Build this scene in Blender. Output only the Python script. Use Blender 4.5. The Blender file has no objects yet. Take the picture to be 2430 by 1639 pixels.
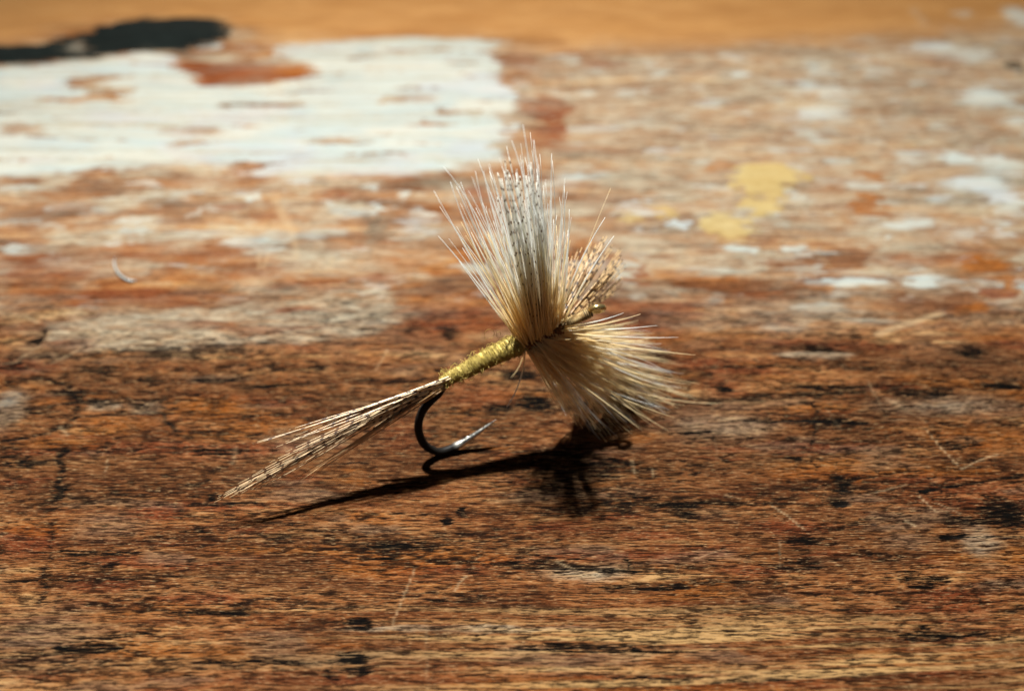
# A tied dry fly resting on an old paint-stained work board.  All lengths are millimetres, scaled to metres on output.
import bpy, math, random
import numpy as np

MM = 0.001
random.seed(7)
RNG = np.random.default_rng(11)

# ------------------------------------------------------------------ camera, world, lamp, exposure
HFOV = math.radians(48.0)
PITCH = math.radians(38.0)
CAM_H = 54.8                      # lens height above the board, mm
FPX = 1215.0 / math.tan(HFOV / 2)   # focal length in photo pixels
scene = bpy.context.scene
cam_data = bpy.data.cameras.new("camera")
cam = bpy.data.objects.new("camera", cam_data)
scene.collection.objects.link(cam)
cam.location = (0, 0, CAM_H * MM)
cam.rotation_euler = (math.pi / 2 - PITCH, 0, 0)
cam_data.sensor_width = 36.0
cam_data.lens = 18.0 / math.tan(HFOV / 2)
cam_data.clip_start = 0.002
cam_data.clip_end = 10.0
cam_data.dof.use_dof = True
cam_data.dof.focus_distance = 0.0720
cam_data.dof.aperture_fstop = (cam_data.lens * 0.001) / 0.00138
scene.camera = cam

world = bpy.data.worlds.new("World")
scene.world = world
world.use_nodes = True
bgn = world.node_tree.nodes["Background"]
bgn.inputs["Color"].default_value = (0.80, 0.88, 1.0, 1)
bgn.inputs["Strength"].default_value = 0.055

FWD = np.array([0, math.cos(PITCH), -math.sin(PITCH)])
UPV = np.array([0, math.sin(PITCH), math.cos(PITCH)])
RGT = np.array([1.0, 0, 0])
CAM = np.array([0, 0, CAM_H])


def ray(px, py):
    return RGT * ((px - 1215.0) / FPX) + UPV * ((819.5 - py) / FPX) + FWD


def ground_t(px, py):
    return CAM_H / -ray(px, py)[2]


def ground(px, py):
    return CAM + ray(px, py) * ground_t(px, py)


FOOT = ground(1150, 1040)
LAMP_H = 210.0
lamp_data = bpy.data.lights.new("desk_lamp", 'SPOT')
lamp = bpy.data.objects.new("desk_lamp", lamp_data)
scene.collection.objects.link(lamp)
lamp_pos = FOOT + np.array([-0.17 * LAMP_H, 0.27 * LAMP_H, LAMP_H])
lamp.location = lamp_pos * MM
lamp_data.energy = 7.6
lamp_data.color = (1.0, 0.98, 0.93)
lamp_data.shadow_soft_size = 0.0042
lamp_data.spot_size = math.radians(74)
lamp_data.spot_blend = 1.0
from mathutils import Vector
aim = Vector((2 * MM, 66 * MM, 0)) - Vector(lamp.location)
lamp.rotation_euler = aim.to_track_quat('-Z', 'Y').to_euler()

scene.view_settings.view_transform = 'Standard'
scene.view_settings.look = 'None'
scene.view_settings.exposure = 0.0
scene.view_settings.gamma = 1.0
scene.render.engine = 'CYCLES'
try:
    scene.cycles.use_denoising = True
    scene.cycles.denoiser = 'OPENIMAGEDENOISE'
except Exception:
    pass
scene.cycles.max_bounces = 12
scene.cycles.diffuse_bounces = 6
scene.cycles.transmission_bounces = 12
scene.cycles.transparent_max_bounces = 24
scene.render.filter_size = 1.2 if hasattr(scene.render, 'filter_size') else 1.5


# ------------------------------------------------------------------ numpy noise
def _hash(ix, iy, seed):
    h = (ix.astype(np.int64) * 374761393 + iy.astype(np.int64) * 668265263 + seed * 1274126177) & 0xFFFFFFFF
    h = ((h ^ (h >> 13)) * 1274126177) & 0xFFFFFFFF
    h = h ^ (h >> 16)
    return h.astype(np.float64) / 4294967295.0


def pnoise(x, y, seed=0):
    ix = np.floor(x); iy = np.floor(y)
    fx = x - ix; fy = y - iy
    u = fx * fx * fx * (fx * (fx * 6 - 15) + 10); v = fy * fy * fy * (fy * (fy * 6 - 15) + 10)

    def g(dx, dy):
        a = _hash(ix + dx, iy + dy, seed) * 2 * np.pi
        return np.cos(a) * (fx - dx) + np.sin(a) * (fy - dy)
    n0 = g(0, 0) * (1 - u) + g(1, 0) * u
    n1 = g(0, 1) * (1 - u) + g(1, 1) * u
    return (n0 * (1 - v) + n1 * v) * 1.41


def fbm(x, y, seed=0, octv=4, gain=0.5):
    s = 0; a = 1.0; tot = 0
    for o in range(octv):
        s = s + a * pnoise(x * 2 ** o, y * 2 ** o, seed + o * 17)
        tot += a; a *= gain
    return s / tot


def sstep(a, b, x):
    t = np.clip((x - a) / (b - a), 0, 1)
    return t * t * (3 - 2 * t)


# ------------------------------------------------------------------ node helpers
def new_mat(name):
    m = bpy.data.materials.new(name)
    m.use_nodes = True
    nt = m.node_tree
    nt.nodes.clear()
    out = nt.nodes.new('ShaderNodeOutputMaterial')
    return m, nt, out


class NB:
    def __init__(self, nt):
        self.nt = nt

    def n(self, kind, **kw):
        nd = self.nt.nodes.new(kind)
        for k, v in kw.items():
            setattr(nd, k, v)
        return nd

    def link(self, a, b):
        self.nt.links.new(a, b)

    def val(self, sock, v):
        if hasattr(v, 'is_output') or isinstance(v, bpy.types.NodeSocket):
            self.link(v, sock)
        else:
            sock.default_value = v

    def math(self, op, a, b=None, c=None, clamp=False):
        nd = self.n('ShaderNodeMath', operation=op, use_clamp=clamp)
        self.val(nd.inputs[0], a)
        if b is not None:
            self.val(nd.inputs[1], b)
        if c is not None:
            self.val(nd.inputs[2], c)
        return nd.outputs[0]

    def mix(self, fac, a, b, blend='MIX'):
        nd = self.n('ShaderNodeMix', data_type='RGBA', blend_type=blend)
        self.val(nd.inputs['Factor'], fac)
        for s, v in ((6, a), (7, b)):
            if isinstance(v, tuple):
                v = v if len(v) == 4 else (*v, 1)
            self.val(nd.inputs[s], v)
        return nd.outputs[2]

    def rng(self, v, a, b, c=0.0, d=1.0, smooth=True):
        nd = self.n('ShaderNodeMapRange')
        nd.interpolation_type = 'SMOOTHSTEP' if smooth else 'LINEAR'
        self.val(nd.inputs['Value'], v)
        self.val(nd.inputs['From Min'], a); self.val(nd.inputs['From Max'], b)
        self.val(nd.inputs['To Min'], c); self.val(nd.inputs['To Max'], d)
        return nd.outputs['Result']

    def noise(self, vec, sx, sy, detail=3.0, rough=0.55, off=0.0, rot=0.0, dist=0.0):
        mp = self.n('ShaderNodeMapping')
        mp.inputs['Rotation'].default_value = (0, 0, rot)
        mp.inputs['Scale'].default_value = (sx, sy, 1.0)
        mp.inputs['Location'].default_value = (off, off * 1.7, off * 0.3)
        self.link(vec, mp.inputs['Vector'])
        nz = self.n('ShaderNodeTexNoise')
        nz.inputs['Scale'].default_value = 1.0
        nz.inputs['Detail'].default_value = detail
        nz.inputs['Roughness'].default_value = rough
        nz.inputs['Distortion'].default_value = dist
        self.link(mp.outputs[0], nz.inputs['Vector'])
        return nz.outputs['Fac']


# ------------------------------------------------------------------ the board: grid + wear masks
print("board grid")
pys = np.arange(1639 + 150, -170, -2.5)
rows_core = np.array([ground(1215, p)[1] for p in pys])
rows = np.concatenate([np.linspace(-60, rows_core[0] - 2, 24), rows_core,
                       rows_core[-1] + 2 + np.cumsum(np.linspace(1.5, 9, 30))])
cols_core = np.arange(-76, 76.01, 0.155)
ext = np.cumsum(np.linspace(1, 12, 22))
cols = np.concatenate([(-76 - ext)[::-1], cols_core, 76 + ext])
NX, NY = len(cols), len(rows)
GX, GY = np.meshgrid(cols, rows)
X = GX.ravel(); Y = GY.ravel()
NV = len(X)
# where each point falls from the picture's own scale, used only to place stains measured on the photograph
PXMM = FPX / (CAM_H / math.sin(PITCH + 0.09))     # mean pixels per mm across the board near the fly

# grain runs along x, wandering slightly
flow = 1.1 * fbm(X * 0.018, Y * 0.03, 5, 3)
YG = Y - 0.045 * X + flow * 2.0
depth = sstep(ground(1215, 900)[1], ground(1215, 600)[1], Y)
wx = X + (0.75 + 1.5 * depth) * fbm(X * 0.30, YG * 0.9, 21, 4) + depth * 1.6 * fbm(X * 0.9, YG * 2.2, 23, 3)
wy = Y + (0.34 + 0.9 * depth) * fbm(X * 0.22, YG * 0.8, 31, 5) + 0.14 * pnoise(X * 0.9, YG * 5.5, 33)

masks = {k: np.zeros(NV) for k in ('white', 'dark', 'red', 'cream', 'yellow', 'orange', 'scratch', 'black', 'grey', 'varnish')}


def _dist_seg(qx, qy, a, b):
    ax, ay = a; bx, by = b
    dx, dy = bx - ax, by - ay
    t = np.clip(((qx - ax) * dx + (qy - ay) * dy) / max(dx * dx + dy * dy, 1e-9), 0, 1)
    return np.hypot(qx - ax - t * dx, qy - ay - t * dy)


def blob(key, px, py, rx, ry, s=1.0, soft=0.35):
    c = ground(px, py)
    ax = abs(ground(px + rx, py)[0] - c[0])
    ay = 0.5 * abs(ground(px, py - ry)[1] - ground(px, py + ry)[1])
    idx = np.nonzero((np.abs(X - c[0]) < ax * 1.7 + 2) & (np.abs(Y - c[1]) < ay * 1.7 + 2))[0]
    r = np.hypot((wx[idx] - c[0]) / ax, (wy[idx] - c[1]) / ay)
    v = s * (1 - sstep(1 - soft, 1 + soft, r))
    masks[key][idx] = np.maximum(masks[key][idx], v)


def poly(key, pts, s=1.0, soft=0.4, off=(0, 0), sc=1.0):
    P = [ground(off[0] + p[0] / sc, off[1] + p[1] / sc)[:2] for p in pts]
    xs = [p[0] for p in P]; ys = [p[1] for p in P]
    idx = np.nonzero((X > min(xs) - 3) & (X < max(xs) + 3) & (Y > min(ys) - 3) & (Y < max(ys) + 3))[0]
    qx, qy = wx[idx], wy[idx]
    ins = np.zeros(len(idx), bool)
    d = np.full(len(idx), 1e9)
    for i in range(len(P)):
        a, b = P[i], P[(i + 1) % len(P)]
        d = np.minimum(d, _dist_seg(qx, qy, a, b))
        cond = ((a[1] > qy) != (b[1] > qy))
        xi = (b[0] - a[0]) * (qy - a[1]) / ((b[1] - a[1]) if abs(b[1] - a[1]) > 1e-9 else 1e-9) + a[0]
        ins ^= cond & (qx < xi)
    sd = np.where(ins, d, -d)
    v = s * sstep(-soft, soft, sd)
    masks[key][idx] = np.maximum(masks[key][idx], v)


def line(key, pts, w, s=1.0, soft=0.5, warp=1.0):
    P = [ground(*p)[:2] for p in pts]
    c = np.mean(P, axis=0)
    wmm = w / PXMM * (c[1] / FOOT[1]) / 2
    xs = [p[0] for p in P]; ys = [p[1] for p in P]
    idx = np.nonzero((X > min(xs) - 3) & (X < max(xs) + 3) & (Y > min(ys) - 3) & (Y < max(ys) + 3))[0]
    qx = X[idx] + (wx[idx] - X[idx]) * warp; qy = Y[idx] + (wy[idx] - Y[idx]) * warp
    d = np.full(len(idx), 1e9)
    for a, b in zip(P[:-1], P[1:]):
        d = np.minimum(d, _dist_seg(qx, qy, a, b))
    v = s * (1 - sstep(wmm * (1 - soft), wmm * (1 + soft), d))
    masks[key][idx] = np.maximum(masks[key][idx], v)


# --- old white paint
poly('white', [(-300, 165), (0, 160), (120, 152), (230, 142), (345, 122), (395, 130), (430, 148), (480, 200), (560, 205), (660, 196), (745, 178),
               (735, 158), (660, 142), (640, 108), (780, 98), (900, 90), (1120, 92), (1188, 100), (1165, 128), (1195, 150), (1178, 180), (1215, 208), (1255, 250), (1190, 268), (1232, 310), (1170, 340),
               (1185, 380), (1180, 395), (1000, 415), (750, 420), (620, 422), (540, 405), (475, 384), (360, 396), (200, 412), (0, 421), (-300, 430)], 1.0, 1.3)
worn = fbm(X * 0.035 + 3.3, Y * 0.26, 61, 5)
chips = fbm(wx * 0.10, wy * 0.5, 63, 5)
masks['white'] *= 1 - 0.85 * sstep(0.16, 0.34, chips) - 0.15 * sstep(0.05, 0.3, worn)
for b in [(50, 310, 45, 12), (465, 312, 70, 11), (955, 235, 60, 9)]:
    c = masks['white'].copy(); masks['white'] = np.zeros(NV); blob('white', *b[:2], b[2], b[3], 0.6, 0.9)
    masks['white'] = c * (1 - masks['white'])
masks_black_pts = [(-260, 118), (0, 108), (100, 104), (190, 84), (260, 58), (340, 45), (430, 43), (520, 47), (548, 64), (536, 92), (480, 116), (400, 123),
                   (300, 126), (200, 141), (100, 151), (0, 152), (-260, 160)]
poly('black', masks_black_pts, 1.0, 0.3)
blob('white', 180, 112, 26, 14, 0.55, 0.5)
blob('white', 500, 112, 34, 11, 0.7)
blob('grey', 0, 128, 75, 20, 0.8)
poly('red', [(410, 152), (540, 150), (660, 150), (735, 160), (742, 178), (660, 195), (560, 203), (480, 200)], 0.85, 0.6)
blob('orange', 700, 168, 45, 9, 0.9)
blob('red', 590, 172, 55, 9, 1.0)

# --- smooth varnished strip beyond the paint
poly('varnish', [(-400, -300), (2900, -300), (2900, 20), (2000, 95), (1500, 110), (1250, 105), (1190, 92), (900, 88), (640, 100), (545, 60), (250, 55), (0, 108), (-400, 112)], 1.0, 5.0)

# --- right side flakes of white / blue white
W = [(1950, 272, 75, 14, .8), (1890, 283, 80, 8, .6), (1745, 180, 24, 9, .8), (2235, 300, 30, 12, .6), (2340, 232, 70, 24, .9), (2420, 290, 40, 20, .7),
     (2270, 375, 45, 16, .9), (2370, 392, 60, 26, .95), (2330, 435, 70, 22, 1.0), (2390, 480, 50, 28, 1.0), (2280, 440, 60, 14, .6), (2160, 534, 90, 10, .9),
     (2110, 482, 22, 12, .6), (2290, 560, 60, 22, .6), (2026, 670, 75, 13, .9), (2182, 670, 36, 14, .95), (2170, 655, 40, 10, .5),
     (1769, 592, 38, 12, .95), (1879, 592, 28, 10, .9), (1607, 536, 22, 14, .95), (1530, 545, 30, 10, .6), (1320, 435, 50, 14, .6), (1360, 420, 40, 16, .7),
     (1580, 460, 50, 10, .4), (1500, 290, 60, 12, .5), (1420, 305, 70, 10, .5), (1920, 505, 16, 14, .6), (1700, 180, 40, 8, .4), (1410, 170, 40, 8, .5),
     (965, 465, 24, 13, 1.0), (895, 492, 20, 16, .95), (600, 465, 28, 13, .9), (440, 465, 30, 14, .6), (480, 556, 70, 10, .6), (590, 575, 60, 18, .7),
     (660, 560, 80, 8, .6), (760, 555, 70, 14, .7), (990, 520, 40, 20, .6), (1000, 545, 50, 12, .6), (160, 490, 60, 14, .4), (230, 500, 40, 14, .5), (275, 580, 18, 14, .8),
     (60, 590, 70, 12, .4), (400, 520, 50, 8, .5), (820, 470, 40, 10, .4), (2420, 40, 40, 26, .8), (2290, 35, 26, 9, .6), (2180, 40, 18, 26, .4),
     (1520, 610, 40, 10, .5), (1476, 648, 45, 26, .75), (1690, 640, 90, 8, .5), (1990, 700, 60, 9, .5), (1940, 735, 90, 14, .55), (1860, 780, 80, 10, .45), (2060, 760, 70, 8, .5)]
for b in W:
    blob('white', b[0], b[1], b[2], b[3], b[4], 0.65)
poly('cream', [(1230, 120), (1700, 100), (2600, 30), (2600, 560), (2100, 580), (1500, 620), (1330, 420), (1230, 330)], 0.78, 6.0)
poly('cream', [(-100, 430), (1000, 430), (1000, 600), (-100, 620)], 0.35, 4.0)
poly('cream', [(108, 765), (300, 737), (560, 725), (700, 702), (850, 690), (950, 712), (958, 760), (870, 800), (700, 812), (450, 826), (200, 836), (115, 812)], 0.9, 0.7)
blob('cream', 850, 705, 95, 22, 1.0); blob('cream', 500, 770, 260, 34, .95); blob('cream', 170, 780, 40, 20, .9)
blob('cream', 1900, 745, 260, 40, .6, .7); blob('cream', 1650, 770, 160, 14, .5); blob('cream', 1930, 840, 90, 8, .8)
blob('cream', 1180, 640, 70, 26, .8); blob('cream', 300, 520, 260, 60, .35, .7); blob('cream', 1900, 420, 420, 180, .35, .8)
blob('cream', 1700, 240, 420, 70, .40, .8); blob('cream', 1385, 1362, 100, 16, .8, .6); blob('cream', 250, 960, 45, 12, .7); blob('cream', 350, 965, 40, 12, .6)
blob('cream', 2328, 1290, 34, 40, .6, .7); blob('cream', 1100, 1490, 300, 9, .6); blob('cream', 2250, 960, 160, 22, .5, .6); blob('cream', 1730, 1010, 120, 24, .3)
blob('grey', 22, 970, 46, 52, .95, .4); blob('white', 20, 950, 30, 22, .35, .6); blob('grey', 110, 1510, 140, 70, .6, .7); blob('grey', 2290, 475, 60, 30, .8, .6)
blob('grey', 890, 545, 20, 40, .9, .6); blob('grey', 1610, 460, 50, 16, .7); blob('grey', 2400, 600, 50, 40, .6); blob('grey', 250, 1245, 80, 30, .5, .7); blob('grey', 1680, 1000, 130, 50, .45, .7)

# --- yellow and orange drips
sc2 = dict(off=(1215, 0), sc=1.912)
poly('yellow', [(1005, 805), (1060, 738), (1200, 738), (1300, 778), (1295, 830), (1232, 880), (1205, 965), (1130, 988), (1060, 962), (1020, 900)], 1.0, 0.35, **sc2)
c0 = masks['yellow'].copy(); masks['yellow'] = np.zeros(NV); blob('yellow', 1800, 470, 28, 9, .7, .6); masks['yellow'] = c0 * (1 - masks['yellow'])
blob('yellow', 1725, 540, 58, 34, .9, .25); blob('yellow', 1576, 507, 24, 18, .75); blob('yellow', 1500, 518, 26, 12, .7)
blob('orange', 2062, 481, 26, 32, .8); blob('orange', 2073, 418, 22, 14, .8); blob('orange', 1712, 392, 34, 16, .7)
for b in [(2340, 625, 56, 16, 1.), (2385, 672, 26, 22, 1.), (2313, 727, 26, 12, 1.), (2270, 640, 60, 20, .5), (2370, 600, 40, 24, .5)]:
    blob('orange', *b[:4], b[4], .5)
blob('red', 2370, 695, 34, 12, 1.); blob('red', 1300, 250, 62, 22, 1.); blob('red', 1312, 305, 26, 46, .9); blob('red', 1275, 330, 18, 26, .6)
for b in [(1135, 460, 40, 22, .9), (1440, 150, 55, 12, .8), (1230, 140, 34, 30, .5), (1525, 760, 120, 40, .9), (1480, 800, 90, 30, .8), (1600, 740, 70, 30, .7), (1515, 655, 20, 26, .9), (2160, 620, 60, 20, .6),
          (1830, 700, 60, 14, .5), (2220, 140, 60, 20, .3), (560, 490, 30, 14, .8), (795, 460, 20, 12, .8), (420, 600, 200, 18, .5), (100, 640, 160, 26, .6), (300, 700, 260, 18, .6), (700, 735, 60, 6, .9),
          (1080, 760, 120, 40, .7), (1150, 500, 60, 40, .5), (60, 1280, 80, 40, .9), (240, 1390, 80, 16, .8), (380, 1215, 60, 18, .9), (1000, 1350, 120, 22, .7), (1879, 1248, 90, 18, .8), (1790, 1353, 70, 14, .8),
          (2260, 1420, 90, 28, .8), (2285, 1510, 50, 50, .6), (400, 1055, 120, 10, .9), (520, 1075, 140, 18, .6), (960, 1030, 60, 40, .4), (30, 870, 100, 20, .8), (2320, 1170, 180, 40, .5), (1540, 1270, 70, 10, .6),
          (800, 1590, 300, 60, .4), (1150, 940, 90, 30, .5), (1711, 919, 50, 30, .6), (1740, 860, 120, 12, .5), (880, 660, 60, 8, .9)]:
    blob('red', b[0], b[1], b[2], b[3], b[4], .6)
for b in [(505, 965, 90, 24, .9), (250, 1010, 80, 20, .7), (140, 1050, 100, 12, .6), (1930, 1120, 120, 14, .5), (2330, 1040, 120, 30, .6), (1100, 560, 60, 40, .4), (2150, 1110, 150, 14, .6), (960, 610, 90, 40, .5), (60, 690, 80, 18, .4)]:
    blob('orange', b[0], b[1], b[2], b[3], b[4], .7)

# --- dirt: dark stains, cracks, ring marks; also broad dark patches near the hackle
for p, w, s in [([(15, 907), (60, 897), (110, 894), (160, 914), (183, 948), (176, 985), (125, 1022)], 16, .9), ([(146, 1066), (141, 1144), (136, 1180)], 24, 1.),
                ([(128, 1235), (120, 1300), (110, 1345), (99, 1430)], 16, .7), ([(0, 1047), (60, 1040), (112, 1028)], 12, 1.), ([(62, 977), (120, 985), (260, 980), (385, 976), (398, 1002), (432, 1024), (545, 1026)], 10, .9),
                ([(70, 972), (118, 970)], 20, 1.), ([(230, 1066), (330, 1060), (480, 1055)], 8, .8), ([(0, 1083), (70, 1086)], 12, .9), ([(1931, 940), (1931, 1058)], 10, .8), ([(1931, 1085), (1932, 1110)], 7, .5),
                ([(2192, 1165), (2300, 1142), (2430, 1122)], 12, 1.), ([(1990, 1135), (2200, 1110), (2430, 1098)], 9, .8), ([(1450, 940), (1700, 948), (1900, 935), (2050, 925)], 10, .6), ([(319, 1494), (345, 1570), (362, 1639)], 6, .6),
                ([(1850, 1305), (1872, 1338)], 8, .8), ([(2310, 1395), (2335, 1428)], 8, .8), ([(1495, 1318), (1497, 1345)], 10, .8), ([(770, 870), (1000, 884), (1200, 880)], 6, .4),
                ([(0, 862), (40, 858), (62, 842)], 14, .9), ([(98, 778), (97, 800), (88, 815)], 14, 1.), ([(205, 792), (203, 815)], 8, .6), ([(200, 818), (160, 842), (105, 866)], 7, .6),
                ([(889, 520), (889, 596)], 16, .6), ([(800, 985), (1000, 975)], 6, .4), ([(380, 950), (400, 935)], 14, .7)]:
    line('dark', p, w, s * .85, .7)
for b in [(85, 805, 26, 9, 1.), (230, 875, 60, 12, .8), (30, 870, 60, 8, .9), (165, 930, 40, 10, 1.), (1065, 1233, 12, 12, 1.), (1096, 1212, 14, 12, 1.), (940, 1296, 105, 12, .9), (850, 1478, 32, 14, 1.), (834, 1560, 50, 22, 1.),
          (850, 1590, 40, 10, 1.), (778, 1605, 18, 24, .7), (146, 1531, 20, 6, 1.), (1228, 888, 38, 12, 1.), (1190, 965, 40, 9, .9), (1268, 955, 46, 22, .9), (1075, 790, 28, 16, .9), (1180, 1010, 60, 8, .6),
          (1711, 922, 20, 12, 1.), (1994, 1145, 22, 24, 1.), (1994, 1191, 34, 9, 1.), (1889, 1089, 24, 8, .9), (2385, 1215, 60, 34, 1.), (2260, 1275, 40, 11, 1.), (2260, 1056, 32, 9, .9), (2330, 1235, 100, 12, .8), (2380, 915, 60, 11, 1.),
          (2190, 930, 70, 12, .8), (2310, 832, 46, 14, 1.), (1945, 825, 26, 8, .9), (1605, 1200, 60, 9, .9), (1900, 1280, 60, 10, 1.), (1640, 1222, 40, 6, .8), (2187, 1492, 18, 12, .9), (2210, 1505, 22, 8, .7), (1550, 1536, 30, 14, .8), (1480, 1530, 40, 10, .5),
          (2413, 158, 26, 16, .9), (1420, 790, 40, 5, .8), (1590, 850, 80, 10, .7), (1560, 840, 60, 8, .6), (1655, 1030, 50, 12, .8), (1700, 1190, 60, 8, .6), (360, 905, 60, 10, .7), (960, 905, 60, 8, .7), (880, 900, 40, 6, .6), (500, 830, 130, 14, .5),
          (640, 870, 160, 18, .4), (1010, 850, 60, 14, .6), (60, 1100, 60, 8, .8), (500, 1180, 12, 8, 1.), (1340, 1345, 60, 16, .7), (1260, 1330, 60, 20, .6), (1700, 1380, 70, 7, .6), (2100, 1320, 60, 14, .7), (2180, 1380, 80, 16, .6), (240, 1330, 70, 12, .6),
          (450, 1335, 60, 10, .5), (1960, 1560, 100, 6, .4), (690, 1240, 60, 6, .6), (470, 1255, 40, 6, .8), (330, 1500, 60, 22, .5), (620, 1420, 90, 10, .5), (1130, 1420, 60, 8, .5), (1250, 1440, 80, 14, .4), (2030, 790, 16, 10, .5),
          (1340, 1130, 150, 60, .45), (1430, 1180, 160, 40, .5), (1900, 1340, 60, 14, .7), (1560, 1160, 90, 14, .5), (800, 1260, 110, 5, .5)]:  # first two are broad darker patches in front of the hackle
    blob('dark', b[0], b[1], b[2], b[3], b[4], .6)
blob('grey', 830, 1556, 26, 12, .8)

# --- scratches that show pale wood, pale rims
for p, w, s in [([(985, 1345), (955, 1420), (930, 1482)], 7, .7), ([(1105, 1365), (1090, 1380), (1080, 1398)], 9, .7), ([(1832, 1196), (1870, 1222), (1910, 1254)], 7, .9), ([(2182, 1175), (2224, 1212)], 6, .8), ([(2224, 1190), (2281, 1217)], 5, .8),
                ([(2281, 1108), (2234, 1060), (2200, 1020)], 5, .8), ([(2281, 1110), (2330, 1085), (2370, 1075)], 5, .8), ([(2150, 1233), (2172, 1246)], 9, 1.), ([(2056, 1170), (2150, 1145)], 5, .6), ([(1720, 1170), (1760, 1180)], 5, .7), ([(1780, 1000), (1800, 1030)], 6, .4),
                ([(650, 470), (672, 510), (695, 560)], 20, .9), ([(700, 570), (706, 610)], 14, .6), ([(614, 600), (614, 635)], 8, .8), ([(634, 600), (626, 635)], 8, .8), ([(630, 645), (740, 645)], 9, .7), ([(790, 605), (782, 635)], 9, .6),
                ([(2085, 790), (2150, 768), (2232, 742)], 20, 1.), ([(2060, 900), (2090, 960)], 5, .4), ([(1500, 1090), (1506, 1120)], 9, .6), ([(1548, 1110), (1550, 1125)], 7, .7), ([(1905, 570), (1990, 650)], 7, .5), ([(920, 830), (890, 880)], 6, .6),
                ([(0, 741), (60, 747), (90, 763)], 9, .9), ([(95, 818), (62, 838), (35, 856), (0, 862)], 8, .5), ([(195, 820), (165, 838), (120, 860)], 7, .6), ([(140, 1010), (160, 1030)], 8, .8), ([(255, 1090), (250, 1120)], 6, .6), ([(1320, 1330), (1372, 1352)], 6, .8),
                ([(2100, 940), (2200, 1000)], 5, .5), ([(1240, 1210), (1290, 1220)], 4, .3), ([(1640, 1330), (1720, 1300)], 4, .5), ([(1850, 1270), (1852, 1340)], 5, .5), ([(560, 1060), (550, 1100)], 12, .3), ([(1010, 1470), (1015, 1630)], 8, .25)]:
    line('scratch', p, w * .8, s * 1.15, .9, .12)

keep = 1 - 0.9 * np.clip(masks['red'] * depth + masks['orange'] + masks['yellow'] * .6, 0, 1)
masks['cream'] *= keep
rside = sstep(4, 40, X) * depth * (1 - masks['varnish'])
# --- unmeasured wear, plus more paint specks and a pale film towards the back
fl = fbm(wx * 0.22, wy * 0.45, 71, 4)
masks['white'] = np.maximum(masks['white'], depth * 0.66 * sstep(0.08, 0.40, fl) * (1 - masks['varnish']) * (1 - masks['black']))
masks['cream'] = np.maximum(masks['cream'], depth * 0.95 * sstep(-0.30, 0.25, fbm(wx * 0.13, wy * 0.25, 75, 4)) * (1 - 0.8 * masks['varnish']))
masks['white'] = np.maximum(masks['white'], rside * 0.8 * sstep(0.02, 0.38, fbm(wx * 0.07, wy * 0.16, 87, 4)))
masks['white'] = np.where(masks['white'] < .99, masks['white'] * np.maximum(keep, sstep(.95, 1, masks['white'])), masks['white'])
masks['red'] = np.maximum(masks['red'], (0.75 - .35 * depth) * sstep(0.16, 0.38, fbm(wx * 0.08, wy * 0.42, 77, 4)) * (1 - 0.6 * masks['varnish']))
masks['orange'] = np.maximum(masks['orange'], (0.55 - .3 * depth) * sstep(0.16, 0.38, fbm(wx * 0.07, wy * 0.40, 79, 4)))
masks['grey'] = np.maximum(masks['grey'], 0.5 * sstep(0.14, 0.36, fbm(wx * 0.1, wy * 0.40, 81, 4)) * (1 - masks['varnish']))
masks['dark'] = np.maximum(masks['dark'], 0.8 * sstep(0.18, 0.45, fbm(X * 0.07, YG * 0.8, 83, 5)) * (1 - 0.75 * depth))
masks['cream'] *= 1 - 0.7 * np.clip(masks['red'] + masks['orange'], 0, 1)
# random hair scratches
for i in range(34):
    a = random.uniform(-0.5, 0.5) + (math.pi / 2 if random.random() < .5 else 0.7)
    L = random.uniform(15, 90); x0 = random.uniform(0, 2430); y0 = random.uniform(850, 1639)
    line('scratch', [(x0, y0), (x0 + L * math.cos(a) + random.uniform(-8, 8), y0 + L * math.sin(a) * .7)], random.uniform(2.5, 4.5), random.uniform(.08, .3), .8, .3)

# --- pores and relief
straw = sstep(ground(1215, 1370)[1], ground(1215, 1520)[1], Y + 0.06 * (X - 8)) * (0.35 + 0.65 * sstep(-14, 6, X))
n_dash = fbm(X * 0.58, YG * 5.8, 41, 4, .62)
n_dash2 = fbm(X * 1.0, YG * 10.0, 45, 2, .6)
n_long = fbm(X * 0.035, YG * 1.9, 47, 3, .6)
n_big = fbm(X * 0.06, YG * 0.55, 43, 5)
pore = sstep(0.05, 0.34, n_dash * 0.95 + 0.42 * n_dash2 + 0.55 * n_big + 0.42 * masks['dark'] - 0.16 * straw)
longl = sstep(-0.12, 0.30, n_long + 0.10 * n_big)
crack = np.maximum(pore * (1 - 0.7 * depth), sstep(.55, 1.0, masks['dark']))
paint = np.clip(masks['white'] + masks['black'] + masks['yellow'], 0, 1)
Z = (0.16 * fbm(X * 0.05, YG * 0.12, 51, 3) - 0.085 * crack * (1 - paint) - 0.05 * longl * straw
     + 0.035 * n_dash2 * (1 - .6 * paint) + 0.13 * paint - 0.05 * masks['scratch'])
# the board is flat under the fly
flat = np.exp(-(((X - FOOT[0]) / 14) ** 2 + ((Y - FOOT[1]) / 8) ** 2))
Z = Z * (1 - 0.5 * flat) - 0.03

verts = np.column_stack([X, Y, Z]) * MM
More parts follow.
